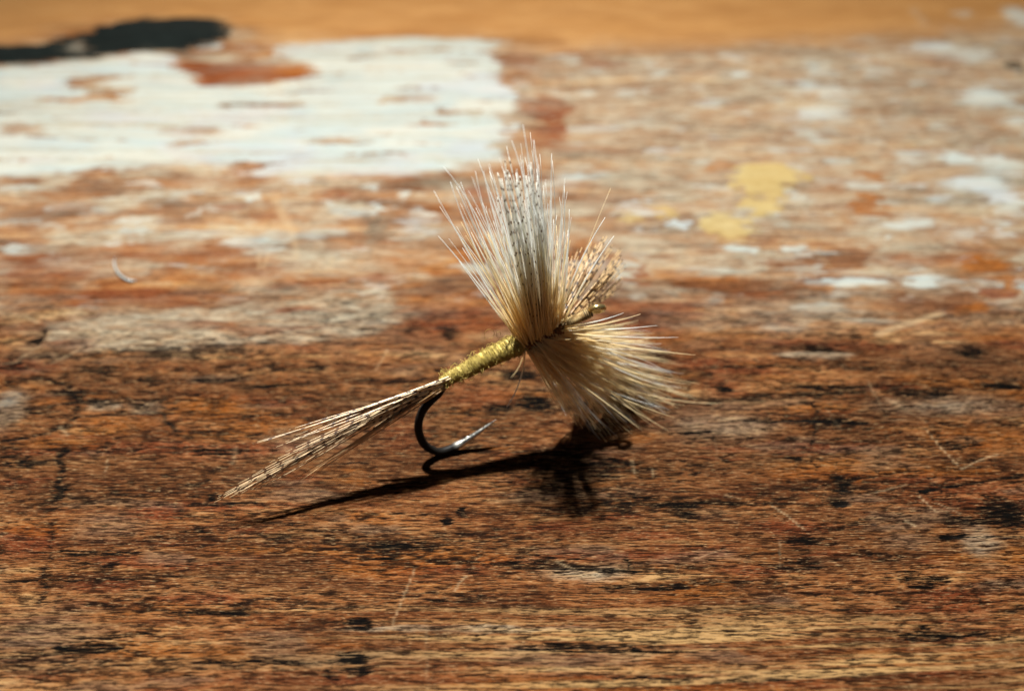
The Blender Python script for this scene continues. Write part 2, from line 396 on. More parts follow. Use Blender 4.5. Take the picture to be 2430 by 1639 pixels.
# slab sides
TH = 24.0
idx = np.arange(NV).reshape(NY, NX)
quads = np.stack([idx[:-1, :-1], idx[:-1, 1:], idx[1:, 1:], idx[1:, :-1]], axis=-1).reshape(-1, 4)
border = np.concatenate([idx[0, :], idx[1:, -1], idx[-1, -2::-1], idx[-2:0:-1, 0]])
bv = verts[border].copy(); bv[:, 2] = -TH * MM
nb = len(border)
verts_all = np.concatenate([verts, bv])
bi = NV + np.arange(nb)
side = np.stack([border, bi, np.roll(bi, -1), np.roll(border, -1)], axis=-1)
quads_all = np.concatenate([quads, side])
me = bpy.data.meshes.new("work_board")
me.vertices.add(len(verts_all)); me.vertices.foreach_set("co", verts_all.astype(np.float32).ravel())
me.loops.add(quads_all.size); me.loops.foreach_set("vertex_index", quads_all.astype(np.int32).ravel())
me.polygons.add(len(quads_all)); me.polygons.foreach_set("loop_start", np.arange(0, quads_all.size, 4, dtype=np.int32))
me.polygons.foreach_set("use_smooth", np.ones(len(quads_all), dtype=bool))
me.update(calc_edges=True)


def put_attr(name, a, b, c, d=None):
    at = me.attributes.new(name, 'FLOAT_COLOR', 'POINT')
    col = np.zeros((len(verts_all), 4), np.float32)
    for i, v in enumerate((a, b, c, d if d is not None else np.ones(NV))):
        col[:NV, i] = v
    at.data.foreach_set("color", col.ravel())


put_attr("wear_paint", masks['white'], masks['black'], masks['yellow'], masks['varnish'])
put_attr("wear_stain", masks['dark'], masks['red'], masks['orange'])
put_attr("wear_film", masks['cream'], masks['grey'], masks['scratch'])
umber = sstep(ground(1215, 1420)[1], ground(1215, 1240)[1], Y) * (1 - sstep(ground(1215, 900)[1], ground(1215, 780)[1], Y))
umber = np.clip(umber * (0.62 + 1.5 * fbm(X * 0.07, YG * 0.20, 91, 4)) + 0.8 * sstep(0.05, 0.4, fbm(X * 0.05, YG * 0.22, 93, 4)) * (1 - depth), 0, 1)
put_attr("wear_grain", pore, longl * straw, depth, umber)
board = bpy.data.objects.new("table_top", me)
scene.collection.objects.link(board)
board["kind"] = "structure"
board["label"] = "worn brown wooden board with flaking white paint and yellow drips"

m, nt, out = new_mat("old_painted_wood")
B = NB(nt)
tc = B.n('ShaderNodeTexCoord')
sc = B.n('ShaderNodeVectorMath', operation='SCALE'); sc.inputs['Scale'].default_value = 1000.0
B.link(tc.outputs['Object'], sc.inputs[0])
V = sc.outputs[0]


def attr(name):
    a = B.n('ShaderNodeAttribute', attribute_name=name)
    s = B.n('ShaderNodeSeparateColor')
    B.link(a.outputs['Color'], s.inputs[0])
    return s.outputs[0], s.outputs[1], s.outputs[2], a.outputs['Alpha']


aW, aK, aY, aV = attr("wear_paint")
aD, aR, aO, _ = attr("wear_stain")
aC, aG, aS, _ = attr("wear_film")
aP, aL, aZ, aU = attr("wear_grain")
R0 = 0.045
g1 = B.noise(V, 0.11, 3.0, 5, .62, 3.1, R0, .3)
g2 = B.noise(V, 0.90, 8.8, 5, .68, 7.7, R0, .3)
g3 = B.noise(V, 0.030, 1.1, 5, .6, 1.3, R0)
g4 = B.noise(V, 2.6, 15.0, 3, .6, 4.2, R0)
m1 = B.noise(V, 0.095, 0.34, 6, .64, 9.9, R0, .9)
m2 = B.noise(V, 0.5, 1.3, 4, .6, 5.9, R0, .5)
tone = B.math('ADD', B.math('MULTIPLY', g1, .30), B.math('ADD', B.math('MULTIPLY', m1, .48), B.math('MULTIPLY', g3, .22)))
rp = B.n('ShaderNodeValToRGB')
els = rp.color_ramp.elements
els[0].position = .38; els[0].color = (.085, .036, .017, 1)
els[1].position = .62; els[1].color = (.64, .42, .215, 1)
e = els.new(.46); e.color = (.255, .103, .042, 1)
e = els.new(.54); e.color = (.43, .210, .090, 1)
B.link(tone, rp.inputs[0])
col = rp.outputs[0]
# hue patches
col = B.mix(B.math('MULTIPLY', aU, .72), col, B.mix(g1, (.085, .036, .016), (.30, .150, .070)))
col = B.mix(B.math('MULTIPLY', aR, .78), col, B.mix(g1, (.16, .040, .018), (.40, .125, .055)))
col = B.mix(B.math('MULTIPLY', aO, .80), col, B.mix(g1, (.30, .095, .020), (.58, .25, .055)))
col = B.mix(B.math('MULTIPLY', aG, .60), col, B.mix(m2, (.14, .13, .105), (.42, .38, .31)))
film = B.math('MULTIPLY', aC, B.rng(B.math('ADD', B.math('MULTIPLY', m2, .6), B.math('MULTIPLY', g1, .4)), .30, .62, .35, 1.0))
col = B.mix(B.math('MULTIPLY', film, .82), col, B.mix(m2, (.46, .405, .30), (.70, .68, .575)))
col = B.mix(B.math('MULTIPLY', aL, .72), col, (.70, .50, .26))
# pores and dirt in the grain
pf = B.math('MULTIPLY', aP, B.rng(B.math('ADD', B.math('MULTIPLY', g2, .7), B.math('MULTIPLY', g4, .3)), .30, .55, .55, 1.0))
pf = B.math('MULTIPLY', pf, B.math('SUBTRACT', 1.0, B.math('MULTIPLY', aZ, .72)))
col = B.mix(B.math('MULTIPLY', pf, .98), col, (.012, .008, .006))
fine = B.rng(g2, .48, .575, 0, 1)
col = B.mix(B.math('MULTIPLY', fine, B.math('MULTIPLY', .82, B.math('SUBTRACT', 1.0, aZ))), col, (.040, .019, .010))
hi = B.rng(B.math('ADD', B.math('MULTIPLY', g4, .5), B.math('MULTIPLY', B.math('SUBTRACT', 1.0, g2), .5)), .52, .66, 0, 1)
col = B.mix(B.math('MULTIPLY', hi, B.math('MULTIPLY', .62, B.math('SUBTRACT', 1.0, B.math('MULTIPLY', aZ, .7)))), col, (.66, .47, .28))
# varnish at the back
col = B.mix(B.math('MULTIPLY', aV, .85), col, B.mix(m1, (.44, .215, .070), (.70, .45, .21)))
# solid stains
ds = B.rng(B.math('ADD', aD, B.math('MULTIPLY', B.math('SUBTRACT', B.math('ADD', B.math('MULTIPLY', g2, .7), B.math('MULTIPLY', g1, .5)), .6), 4.0)), .50, .95, 0, 1)
col = B.mix(B.math('MULTIPLY', ds, .93), col, B.mix(m2, (.004, .0035, .003), (.012, .011, .010)))
# scratches
col = B.mix(B.math('MULTIPLY', aS, B.rng(g2, .35, .6, .85, .25)), col, (.62, .48, .32))
# paints
wv = B.math('MULTIPLY', B.rng(B.math('ADD', aW, B.math('MULTIPLY', B.math('SUBTRACT', B.math('ADD', B.math('MULTIPLY', g1, .6), B.math('MULTIPLY', m2, .4)), .5), 1.6)), .10, 1.0, 0, 1), B.rng(aW, 0, .9, .55, 1.0))
wcol = B.mix(B.rng(m1, .38, .62), (.55, .62, .62), (.655, .665, .615))
wcol = B.mix(B.math('MULTIPLY', B.rng(g3, .44, .62), .60), wcol, (.52, .53, .47))
wcol = B.mix(B.math('MULTIPLY', B.rng(B.math('ADD', B.math('MULTIPLY', m2, .5), B.math('MULTIPLY', g3, .5)), .52, .64), .55), wcol, (.44, .36, .25))
wcol = B.mix(B.math('MULTIPLY', B.rng(B.noise(V, .09, .16, 3, .5, 14.3), .52, .66), .3), wcol, (.56, .57, .66))
col = B.mix(B.math('MULTIPLY', wv, .92), col, wcol)
col = B.mix(B.math('MULTIPLY', aY, B.rng(g1, .3, .6, .92, .80)), col, B.mix(m2, (.50, .37, .15), (.74, .63, .36)))
kcol = B.mix(m2, (.008, .015, .016), (.034, .050, .050))
col = B.mix(B.math('MULTIPLY', B.math('MULTIPLY', aK, B.math('SUBTRACT', 1.0, B.math('MULTIPLY', aW, .8))), .97), col, kcol)
bs = B.n('ShaderNodeBsdfPrincipled')
gm = B.n('ShaderNodeGamma'); gm.inputs['Gamma'].default_value = 1.32; B.link(col, gm.inputs['Color'])
col = B.mix(1.0, gm.outputs[0], (.47, .47, .455), 'MULTIPLY')
B.link(col, bs.inputs['Base Color'])
rough = B.rng(g1, .3, .7, .50, .72)
rough = B.math('SUBTRACT', rough, B.math('MULTIPLY', aV, .12))
B.link(rough, bs.inputs['Roughness'])
B.link(B.math('ADD', .02, B.math('MULTIPLY', B.math('ADD', aW, aV), .06)), bs.inputs['Specular IOR Level'])
bh = B.math('ADD', B.math('MULTIPLY', g2, .5), B.math('ADD', B.math('MULTIPLY', g4, .35), B.math('MULTIPLY', g1, .5)))
bp = B.n('ShaderNodeBump'); bp.inputs['Strength'].default_value = .9; bp.inputs['Distance'].default_value = 0.00016
B.link(bh, bp.inputs['Height']); B.link(bp.outputs[0], bs.inputs['Normal'])
B.link(bs.outputs[0], out.inputs[0])
me.materials.append(m)
print("board done", NV)


# ------------------------------------------------------------------ materials of the fly
def fibre_material(name, base, tip, bars=None,  gloss=.35, transl=.35, rough=.32, sheer=0.0):
    m, nt, out = new_mat(name)
    B = NB(nt)
    t = B.n('ShaderNodeAttribute', attribute_name="fibre_t").outputs['Fac']
    c = B.mix(B.rng(t, .08, .62), base, tip)
    j = B.n('ShaderNodeAttribute', attribute_name="fibre_shade").outputs['Fac']
    c = B.mix(B.math('MULTIPLY', j, .35), c, (base[0] * .55, base[1] * .48, base[2] * .40))
    if bars:
        d = B.n('ShaderNodeAttribute', attribute_name="fibre_mm").outputs['Fac']
        tcn = B.n('ShaderNodeTexCoord')
        nz = B.n('ShaderNodeTexNoise'); nz.inputs['Scale'].default_value = 1400; nz.inputs['Detail'].default_value = 2
        B.link(tcn.outputs['Object'], nz.inputs['Vector'])
        nf = B.math('SUBTRACT', nz.outputs['Fac'], .5)
        ph = B.math('FRACT', B.math('ADD', B.math('DIVIDE', d, bars[0]), B.math('MULTIPLY', nf, .5)))
        b = B.math('MULTIPLY', B.rng(ph, bars[1], bars[1] + .08), B.rng(ph, 1.0, .93))
        b = B.math('MULTIPLY', b, B.rng(nz.outputs['Fac'], .24 if bars[0] > 1 else .32, .36 if bars[0] > 1 else .42))
        c = B.mix(b, c, bars[2])
    bs = B.n('ShaderNodeBsdfPrincipled')
    B.link(c, bs.inputs['Base Color'])
    bs.inputs['Roughness'].default_value = rough
    bs.inputs['Specular IOR Level'].default_value = gloss
    tr = B.n('ShaderNodeBsdfTranslucent'); B.link(c, tr.inputs['Color'])
    bs.inputs['IOR'].default_value = 1.6
    mx = B.n('ShaderNodeMixShader'); mx.inputs[0].default_value = transl
    B.link(bs.outputs[0], mx.inputs[1]); B.link(tr.outputs[0], mx.inputs[2])
    last = mx.outputs[0]
    if sheer:                       # thin barbs let some light straight through
        tp = B.n('ShaderNodeBsdfTransparent')
        mt = B.n('ShaderNodeMixShader'); mt.inputs[0].default_value = sheer
        B.link(last, mt.inputs[1]); B.link(tp.outputs[0], mt.inputs[2]); last = mt.outputs[0]
    B.link(last, out.inputs[0])
    return m


M_HACK = fibre_material("cream_hackle", (.97, .82, .48), (.93, .97, .96), None, 1.0, .55, .25, .18)  # tip and root colours carry painted highlight and warm inner shade
M_HACKB = fibre_material("tan_hackle", (.96, .78, .44), (.97, .86, .60), None, .9, .60, .28, .12)
M_WING = fibre_material("mottled_wing_feather", (.88, .72, .42), (.94, .95, .90), (.86, .74, (.13, .062, .022, 1)), .6, .45, .3, .15)
M_TAIL = fibre_material("barred_tail_feather", (.80, .64, .40), (.56, .41, .24), (1.02, .70, (.060, .028, .012, 1)), .5, .12)
M_PLAIN = fibre_material("plain_tail_feather", (.56, .34, .14), (.66, .45, .24), None, .5, .3)
M_FUZZ = fibre_material("yellow_fuzz", (.56, .45, .12), (.54, .42, .13), None, .1, .4, .7)


def metal_material():
    m, nt, out = new_mat("black_bronze_wire")
    B = NB(nt)
    tc = B.n('ShaderNodeTexCoord')
    nz = B.n('ShaderNodeTexNoise'); nz.inputs['Scale'].default_value = 5200; nz.inputs['Detail'].default_value = 3
    B.link(tc.outputs['Object'], nz.inputs['Vector'])
    a = B.n('ShaderNodeAttribute', attribute_name="point_glint").outputs['Fac']
    bs = B.n('ShaderNodeBsdfPrincipled')
    B.link(B.mix(a, (.010, .009, .008), (.62, .61, .55)), bs.inputs['Base Color'])
    B.link(a, bs.inputs['Metallic'])
    bs.inputs['Specular IOR Level'].default_value = .08
    B.link(B.math('SUBTRACT', B.rng(nz.outputs['Fac'], .3, .7, .40, .52), B.math('MULTIPLY', a, .2)), bs.inputs['Roughness'])
    B.link(bs.outputs[0], out.inputs[0])
    return m


M_METAL = metal_material()
m, nt, out = new_mat("bronze_eye_wire"); B = NB(nt)
bs = B.n('ShaderNodeBsdfPrincipled'); bs.inputs['Base Color'].default_value = (.50, .37, .16, 1); bs.inputs['Metallic'].default_value = .9; bs.inputs['Roughness'].default_value = .24
B.link(bs.outputs[0], out.inputs[0]); M_EYE = m


def thread_material(name, c1, c2, sc):
    m, nt, out = new_mat(name); B = NB(nt)
    tc = B.n('ShaderNodeTexCoord')
    nz = B.n('ShaderNodeTexNoise'); nz.inputs['Scale'].default_value = sc; nz.inputs['Detail'].default_value = 4
    B.link(tc.outputs['Object'], nz.inputs['Vector'])
    bs = B.n('ShaderNodeBsdfPrincipled')
    B.link(B.mix(B.rng(nz.outputs['Fac'], .35, .65), c1, c2), bs.inputs['Base Color'])
    bs.inputs['Roughness'].default_value = .8; bs.inputs['Specular IOR Level'].default_value = .08
    tr = B.n('ShaderNodeBsdfTranslucent'); tr.inputs['Color'].default_value = (*c2, 1)
    mx = B.n('ShaderNodeMixShader'); mx.inputs[0].default_value = .12
    B.link(bs.outputs[0], mx.inputs[1]); B.link(tr.outputs[0], mx.inputs[2])
    B.link(mx.outputs[0], out.inputs[0])
    return m


M_YARN = thread_material("yellow_olive_yarn", (.35, .26, .052), (.58, .465, .165), 2600)
M_DARKTHREAD = thread_material("brown_tying_thread", (.09, .04, .015), (.24, .12, .045), 3000)
M_HEAD = thread_material("pale_tan_thread", (.22, .14, .06), (.42, .31, .15), 3000)

# ------------------------------------------------------------------ the fly: placing
G1 = ground(1040, 1081)
G2 = ground(1340, 1004)
DIR = (G2 - G1); DIR[2] = 0; DIR /= np.linalg.norm(DIR)
NRM = np.array([DIR[1], -DIR[0], 0.0])      # towards the camera side
if NRM[1] > 0:
    NRM = -NRM


def onfly(px, py, s=0.0, clear=0.10):
    """a point of the fly: pixel direction met with the fly's own upright plane, s mm to its near side; never below the board"""
    r = ray(px, py)
    t = ((G1 + NRM * s - CAM) @ NRM) / (r @ NRM)
    tg = (CAM_H - clear) / -r[2]
    return CAM + r * min(t, tg)


class Geo:
    def __init__(self):
        self.v = []; self.f = []; self.a = {"fibre_t": [], "fibre_mm": [], "fibre_shade": [], "point_glint": []}

    def tube(self, pts, rad, sides=5, shade=0.0, mm0=0.0, bright=None, flat=1.0, cap=True):
        pts = np.asarray(pts, float); n = len(pts)
        tan = np.gradient(pts, axis=0); tan /= np.linalg.norm(tan, axis=1)[:, None] + 1e-12
        ref = np.array([0.3, -0.8, 0.52]); b0 = len(self.v)
        dist = 0.0
        u = np.cross(tan[0], ref); u /= np.linalg.norm(u)
        for i in range(n):
            u = u - tan[i] * (u @ tan[i]); u /= np.linalg.norm(u)
            w = np.cross(tan[i], u)
            if i:
                dist += np.linalg.norm(pts[i] - pts[i - 1])
            r = rad[i] if hasattr(rad, '__len__') else rad
            for k in range(sides):
                a = 2 * math.pi * k / sides
                self.v.append(pts[i] + r * (math.cos(a) * u + flat * math.sin(a) * w))
                self.a["fibre_t"].append(i / (n - 1)); self.a["fibre_mm"].append(dist + mm0)
                self.a["fibre_shade"].append(shade); self.a["point_glint"].append(0 if bright is None else bright[i])
        for i in range(n - 1):
            for k in range(sides):
                k2 = (k + 1) % sides
                self.f.append((b0 + i * sides + k, b0 + i * sides + k2, b0 + (i + 1) * sides + k2, b0 + (i + 1) * sides + k))
        if cap:
            self.f.append(tuple(b0 + k for k in reversed(range(sides))))
            self.f.append(tuple(b0 + (n - 1) * sides + k for k in range(sides)))

    def build(self, name, mat, parent, attrs=("fibre_t", "fibre_mm", "fibre_shade"), kind=None):
        me = bpy.data.meshes.new(name)
        org = np.array(parent_world(parent))
        vv = (np.array(self.v) * MM - org)
        me.from_pydata(vv.tolist(), [], self.f)
        me.polygons.foreach_set("use_smooth", np.ones(len(me.polygons), dtype=bool))
        for a in attrs:
            at = me.attributes.new(a, 'FLOAT', 'POINT')
            at.data.foreach_set("value", np.array(self.a[a], np.float32))
        me.update()
        me.materials.append(mat)
        o = bpy.data.objects.new(name, me)
        scene.collection.objects.link(o)
        if parent is not None:
            o.parent = parent
        if kind:
            o["kind"] = kind
        return o


def parent_world(p):
    v = Vector((0, 0, 0))
    while p is not None:
        v = v + Vector(p.location); p = p.parent
    return v


fly = bpy.data.objects.new("fishing_fly", None)
scene.collection.objects.link(fly)
fly.location = G1 * MM
fly.empty_display_size = 0.005
fly["label"] = "small tied fishing fly with cream hackle, yellow body and barred tail on wooden board"
fly["category"] = "fishing fly"


def spline(pts, n):
    """Catmull-Rom through points"""
    P = np.asarray(pts, float)
    P = np.vstack([2 * P[0] - P[1], P, 2 * P[-1] - P[-2]])
    m_ = len(P) - 3
    outp = []
    for q in np.linspace(0, m_ - 1e-6, n):
        i = int(q); t = q - i
        p0, p1, p2, p3 = P[i:i + 4]
        outp.append(0.5 * ((2 * p1) + (-p0 + p2) * t + (2 * p0 - 5 * p1 + 4 * p2 - p3) * t * t + (-p0 + 3 * p1 - 3 * p2 + p3) * t ** 3))
    return np.array(outp)


# ---- hook
hook_px = [(1402, 741), (1330, 775), (1240, 818), (1140, 866), (1080, 895), (1052, 916), (1040, 934), (1021, 952), (1005, 971), (995, 994), (993, 1018), (998, 1038), (1008, 1055), (1025, 1067), (1045, 1071),
           (1070, 1064), (1101, 1048), (1130, 1029), (1157, 1010), (1177, 995)]
hp = spline(hook_px, 110)
h3 = np.array([onfly(x, y, 0, 0.31) for x, y in hp])
q = np.linspace(0, 1, 110)
rad = np.where(q < .80, .285, .285 * np.clip(1 - ((q - .80) / .20) ** 1.2, 0, 1) + .012)
bright = sstep(.80, .84, q)  # paler metal on the point, its highlight painted into the colour
g = Geo(); g.tube(h3, rad, 14, bright=bright)
hook = g.build("hook", M_METAL, fly, ("point_glint",))
# barb on the point
k = 93
d0 = h3[k + 4] - h3[k]; d0 /= np.linalg.norm(d0)
upn = np.array([0, 0, 1.0]) - d0 * d0[2]; upn /= np.linalg.norm(upn)
g = Geo()
g.tube([h3[k + 3] + upn * .05, h3[k + 1] + upn * .17, h3[k] - d0 * .25 + upn * .36], [.10, .085, .012], 8, bright=[1, 1, 1], flat=.7)
g.build("barb", M_METAL, hook, ("point_glint",))
# eye: wire loop
ec = onfly(1417, 733, 0.2)
fwdh = h3[0] - h3[8]; fwdh /= np.linalg.norm(fwdh)
sidev = np.cross(fwdh, [0, 0, 1]); sidev /= np.linalg.norm(sidev)
upv = np.cross(sidev, fwdh)
ax1 = (fwdh * .80 + upv * .25 + sidev * .50); ax1 /= np.linalg.norm(ax1)
ax2 = (upv * .75 + sidev * .55); ax2 -= ax1 * (ax2 @ ax1); ax2 /= np.linalg.norm(ax2)
loop = [ec + .40 * (math.cos(a) * ax1 + math.sin(a) * ax2) for a in np.linspace(math.pi * .98, -math.pi * .98, 28)]
g = Geo(); g.tube(loop, .23, 12)
g.build("eye", M_EYE, hook, ())

# ---- body: wound yarn
body_px = [(1046, 908), (1075, 892), (1110, 876), (1150, 854), (1195, 832), (1243, 813)]
bc = np.array([onfly(x, y, 0) for x, y in spline(body_px, 260)])
tb = np.linspace(0, 1, 260)
br = np.interp(tb, [0, .05, .2, .5, .75, .93, 1], [.28, .36, .45, .55, .66, .72, .50])
tan = np.gradient(bc, axis=0); tan /= np.linalg.norm(tan, axis=1)[:, None]
bu = np.cross(tan, [0, 0, 1.0]); bu /= np.linalg.norm(bu, axis=1)[:, None]
bw = np.cross(bu, tan)
TURNS = 24
S = 56
vv = []; ff = []
for i in range(260):
    for kk in range(S):
        a = 2 * math.pi * kk / S
        ph = (tb[i] * TURNS + a / (2 * math.pi)) % 1.0
        ridge = math.sqrt(max(0, 1 - (2 * ph - 1) ** 2))
        fine_n = .020 * math.sin(ph * 40 + 6 * a + 9 * math.sin(i * .07)) + .03 * math.sin(i * .31 + 3 * a) * math.sin(a * 5 + i * .11)
        r = br[i] * (.86 + .11 * ridge + fine_n)
        vv.append(bc[i] + r * (math.cos(a) * bu[i] + math.sin(a) * bw[i]))
for i in range(259):
    for kk in range(S):
        k2 = (kk + 1) % S
        ff.append((i * S + kk, i * S + k2, (i + 1) * S + k2, (i + 1) * S + kk))
ff.append(tuple(range(S))); ff.append(tuple(259 * S + kk for kk in reversed(range(S))))
g = Geo(); g.v = vv; g.f = ff
body = g.build("body", M_YARN, fly, ())
# loose strands of the yarn, wound round
g = Geo()
for i in range(420):
    t0 = random.uniform(.0, .96); a0 = random.uniform(0, 6.28); L = random.uniform(.5, 1.9)
    pts = []
    lift = random.uniform(.00, .05)
    for s_ in np.linspace(0, 1, 9):
        t = min(.995, t0 + s_ * L / TURNS / 1.0 * random.uniform(.9, 1.1) * .6)
        i0 = int(t * 259)
        a = a0 - s_ * L * 2.6
        r = br[i0] * 1.0 + lift * math.sin(s_ * math.pi) + .01
        pts.append(bc[i0] + r * (math.cos(a) * bu[i0] + math.sin(a) * bw[i0]))
    g.tube(pts, .016, 4, shade=random.random() * .8)
g.build("yarn_strands", M_FUZZ, body, kind="stuff")
g = Geo()
for i in range(240):
    i0 = random.randrange(0, 258); a = random.uniform(0, 6.28)
    o_ = math.cos(a) * bu[i0] + math.sin(a) * bw[i0]
    p = bc[i0] + br[i0] * .97 * o_
    L = random.uniform(.15, .55)
    side_ = tan[i0] * random.uniform(-1, 1) + np.cross(o_, tan[i0]) * random.uniform(-1, 1)
    pts = [p, p + o_ * L * .45 + side_ * L * .15, p + o_ * L * .65 + side_ * L * .55, p + o_ * L * random.uniform(.2, .8) + side_ * L * .95]
    g.tube(spline(pts, 7), .013, 4, shade=random.random())
lp = [onfly(1163 + 12 * math.cos(a) - 2, 797 + 12 * math.sin(a) - .8 * a, .6) for a in np.linspace(2.0, 8.0, 20)]
g.tube(lp, .012, 4, shade=1)
g.tube([onfly(*p, .7) for p in spline([(1180, 800), (1178, 790), (1186, 786), (1188, 795)], 10)], .012, 4, shade=1)
g.tube([onfly(*p, .7) for p in spline([(1198, 850), (1204, 858), (1211, 848), (1208, 840)], 10)], .012, 4, shade=.6)
g.tube([onfly(*p, .4) for p in spline([(1046, 872), (1056, 878), (1070, 876), (1078, 880)], 10)], .012, 4, shade=.6)
g.build("fuzz", M_FUZZ, body, kind="stuff")


def wrap(name, px0, px1, r0, r1, turns, mat, wire):
    """close turns of thread round the shank"""
    a = onfly(*px0); b = onfly(*px1)
    ax = (b - a) / np.linalg.norm(b - a)
    u = np.cross(ax, [0, 0, 1.0]); u /= np.linalg.norm(u); w = np.cross(u, ax)
    n = int(turns * 16)
    pts = []
    for i in range(n):
        t = i / (n - 1); an = t * turns * 2 * math.pi
        r = r0 + (r1 - r0) * t + .03 * math.sin(t * 9)
        pts.append(a + (b - a) * t + r * (math.cos(an) * u + math.sin(an) * w))
    g = Geo(); g.tube(pts, wire, 6)
    g.tube([a + (b - a) * t for t in np.linspace(0, 1, 8)], [r0 * .98 + (r1 - r0) * .98 * t for t in np.linspace(0, 1, 8)], 14)
    return g.build(name, mat, fly, ())


wrap("thorax_thread", (1238, 818), (1330, 775), .50, .46, 14, M_DARKTHREAD, .07)
wrap("head", (1332, 774), (1402, 741), .36, .27, 16, M_HEAD, .045)


# ---- fibres
def bez(p0, p1, p2, n):
    t = np.linspace(0, 1, n)[:, None]
    return (1 - t) ** 2 * np.array(p0) + 2 * t * (1 - t) * np.array(p1) + t ** 2 * np.array(p2)


def fibre_pts(base, tip, bulge=0.0, s0=0.0, s1=0.0, n=10, mid=None, power=1.0, wob=0.0):
    b = np.array(base, float); t = np.array(tip, float)
    d = t - b; per = np.array([-d[1], d[0]])
    c = np.array(mid, float) if mid is not None else (b + t) / 2 + per * bulge
    px = bez(b, c, t, n)
    if wob:
        ph = random.uniform(0, 6.28)
        for i in range(n):
            f = i / (n - 1)
            px[i] += per / (np.linalg.norm(per) + 1e-9) * wob * f * math.sin(f * 6 + ph)
    return np.array([onfly(px[i][0], px[i][1], s0 + (s1 - s0) * (i / (n - 1)) ** power) for i in range(n)])


def taper(n, r0, r1):
    t = np.linspace(0, 1, n)
    return r0 + (r1 - r0) * t ** 1.15


# hackle: dense roots as one mass, the fibres that show singly as parts of it
up_outline = [(1030, 453), (1054, 397), (1078, 432), (1100, 425), (1130, 400), (1150, 395), (1175, 385), (1202, 347), (1222, 340), (1241, 297), (1266, 332), (1285, 375), (1309, 365), (1325, 410), (1339, 440), (1351, 497)]
lo_outline = [(1352, 1000), (1378, 1012), (1420, 1040), (1440, 1050), (1470, 1036), (1500, 1032), (1530, 1028), (1575, 1012), (1600, 990), (1625, 965), (1648, 953), (1690, 955), (1665, 915), (1645, 880), (1640, 850), (1610, 822), (1580, 800), (1555, 782), (1530, 768), (1500, 756)]


def along(outline, f):
    f = f * (len(outline) - 1); i = min(int(f), len(outline) - 2); u = f - i
    return (outline[i][0] * (1 - u) + outline[i + 1][0] * u, outline[i][1] * (1 - u) + outline[i + 1][1] * u)


g = Geo()
for i in range(100):
    f = random.random(); tx, ty = along(up_outline, f)
    bx = 1240 + 70 * f + random.uniform(-8, 14); by = 822 - 42 * f + random.uniform(-8, 6)
    k = random.uniform(.30, .72)
    tip = (bx + (tx - bx) * k + random.uniform(-14, 14), by + (ty - by) * k)
    s1 = random.uniform(-3.5, 3.0) * k
    p = fibre_pts((bx, by), tip, random.uniform(-.02, .03) + .03 * (1 - f), random.uniform(-.4, .5), s1, 8)
    g.tube(p, taper(8, .050, .015), 4, shade=random.random() * .4)
for i in range(260):
    f = random.random() ** 1.3; tx, ty = along(lo_outline, f)
    bx = 1252 + 78 * f + random.uniform(-8, 12); by = 828 - 46 * f + random.uniform(-6, 8)
    k = random.uniform(.35, .95)
    tip = (bx + (tx - bx) * k + random.uniform(-10, 10), by + (ty - by) * k + random.uniform(-8, 8))
    s1 = (random.uniform(.5, 5.0) * (1 - f) - random.uniform(1, 6) * f) * k
    p = fibre_pts((bx, by), tip, .05 * f - .01, random.uniform(-.4, .6), s1, 8)
    g.tube(p, taper(8, .034, .008), 4, shade=random.random() * .45)
hackle = g.build("hackle", M_HACKB, fly, kind="stuff")


def hackle_fibre(pts, r0, r1, shade, mat):
    g = Geo(); g.tube(pts, taper(len(pts), r0, r1), 5, shade=shade)
    g.build("hackle_fibre", mat, hackle)


explicit_up = [((1030, 453), (1248, 822), (1120, 620)), ((1054, 397), (1255, 818), (1160, 520)), ((1069, 432), (1250, 820), (1120, 600)), ((1083, 443), (1252, 818), (1135, 560)), ((1093, 432), (1256, 816), (1145, 570)),
               ((1128, 406), (1262, 812), (1165, 600)), ((1147, 406), (1262, 812), (1185, 580)), ((1134, 378), (1270, 808), (1205, 560)), ((1202, 347), (1285, 800), (1250, 560)), ((1214, 334), (1300, 795), (1270, 470)),
               ((1241, 297), (1305, 795), (1280, 520)), ((1266, 332), (1310, 790), (1295, 520)), ((1309, 365), (1300, 790), (1306, 560)), ((1339, 440), (1320, 785), (1345, 620)), ((1351, 497), (1325, 780), (1350, 640)),
               ((1252, 393), (1310, 790), (1262, 560)), ((1436, 516), (1325, 780), (1350, 650)), ((1457, 560), (1335, 770), (1390, 650)), ((1040, 560), (1245, 822), (1130, 660)), ((1090, 620), (1246, 824), (1160, 720))]
for tip, base, mid in explicit_up:
    hackle_fibre(fibre_pts(base, tip, 0, random.uniform(0, .6), random.uniform(-1.0, 2.0), 12, mid=mid), random.uniform(.062, .080), .014, random.random() * .2, M_HACK)
for i in range(125):
    f = min(.99, max(0, random.gauss(.52, .26))); tx, ty = along(up_outline, f)
    bx = 1240 + 75 * f + random.uniform(-8, 12); by = 822 - 42 * f + random.uniform(-8, 8)
    k = random.uniform(.62, .99)
    tip = (bx + (tx - bx) * k + random.gauss(0, 11), by + (ty - by) * k)
    hackle_fibre(fibre_pts((bx, by), tip, random.gauss(.0, .040) + .035 * (1 - f), random.uniform(-.4, .6), random.uniform(-3.5, 3.0), 12, wob=random.uniform(0, 9)), random.uniform(.040, .072), random.uniform(.006, .014), random.random() * .5, M_HACK)
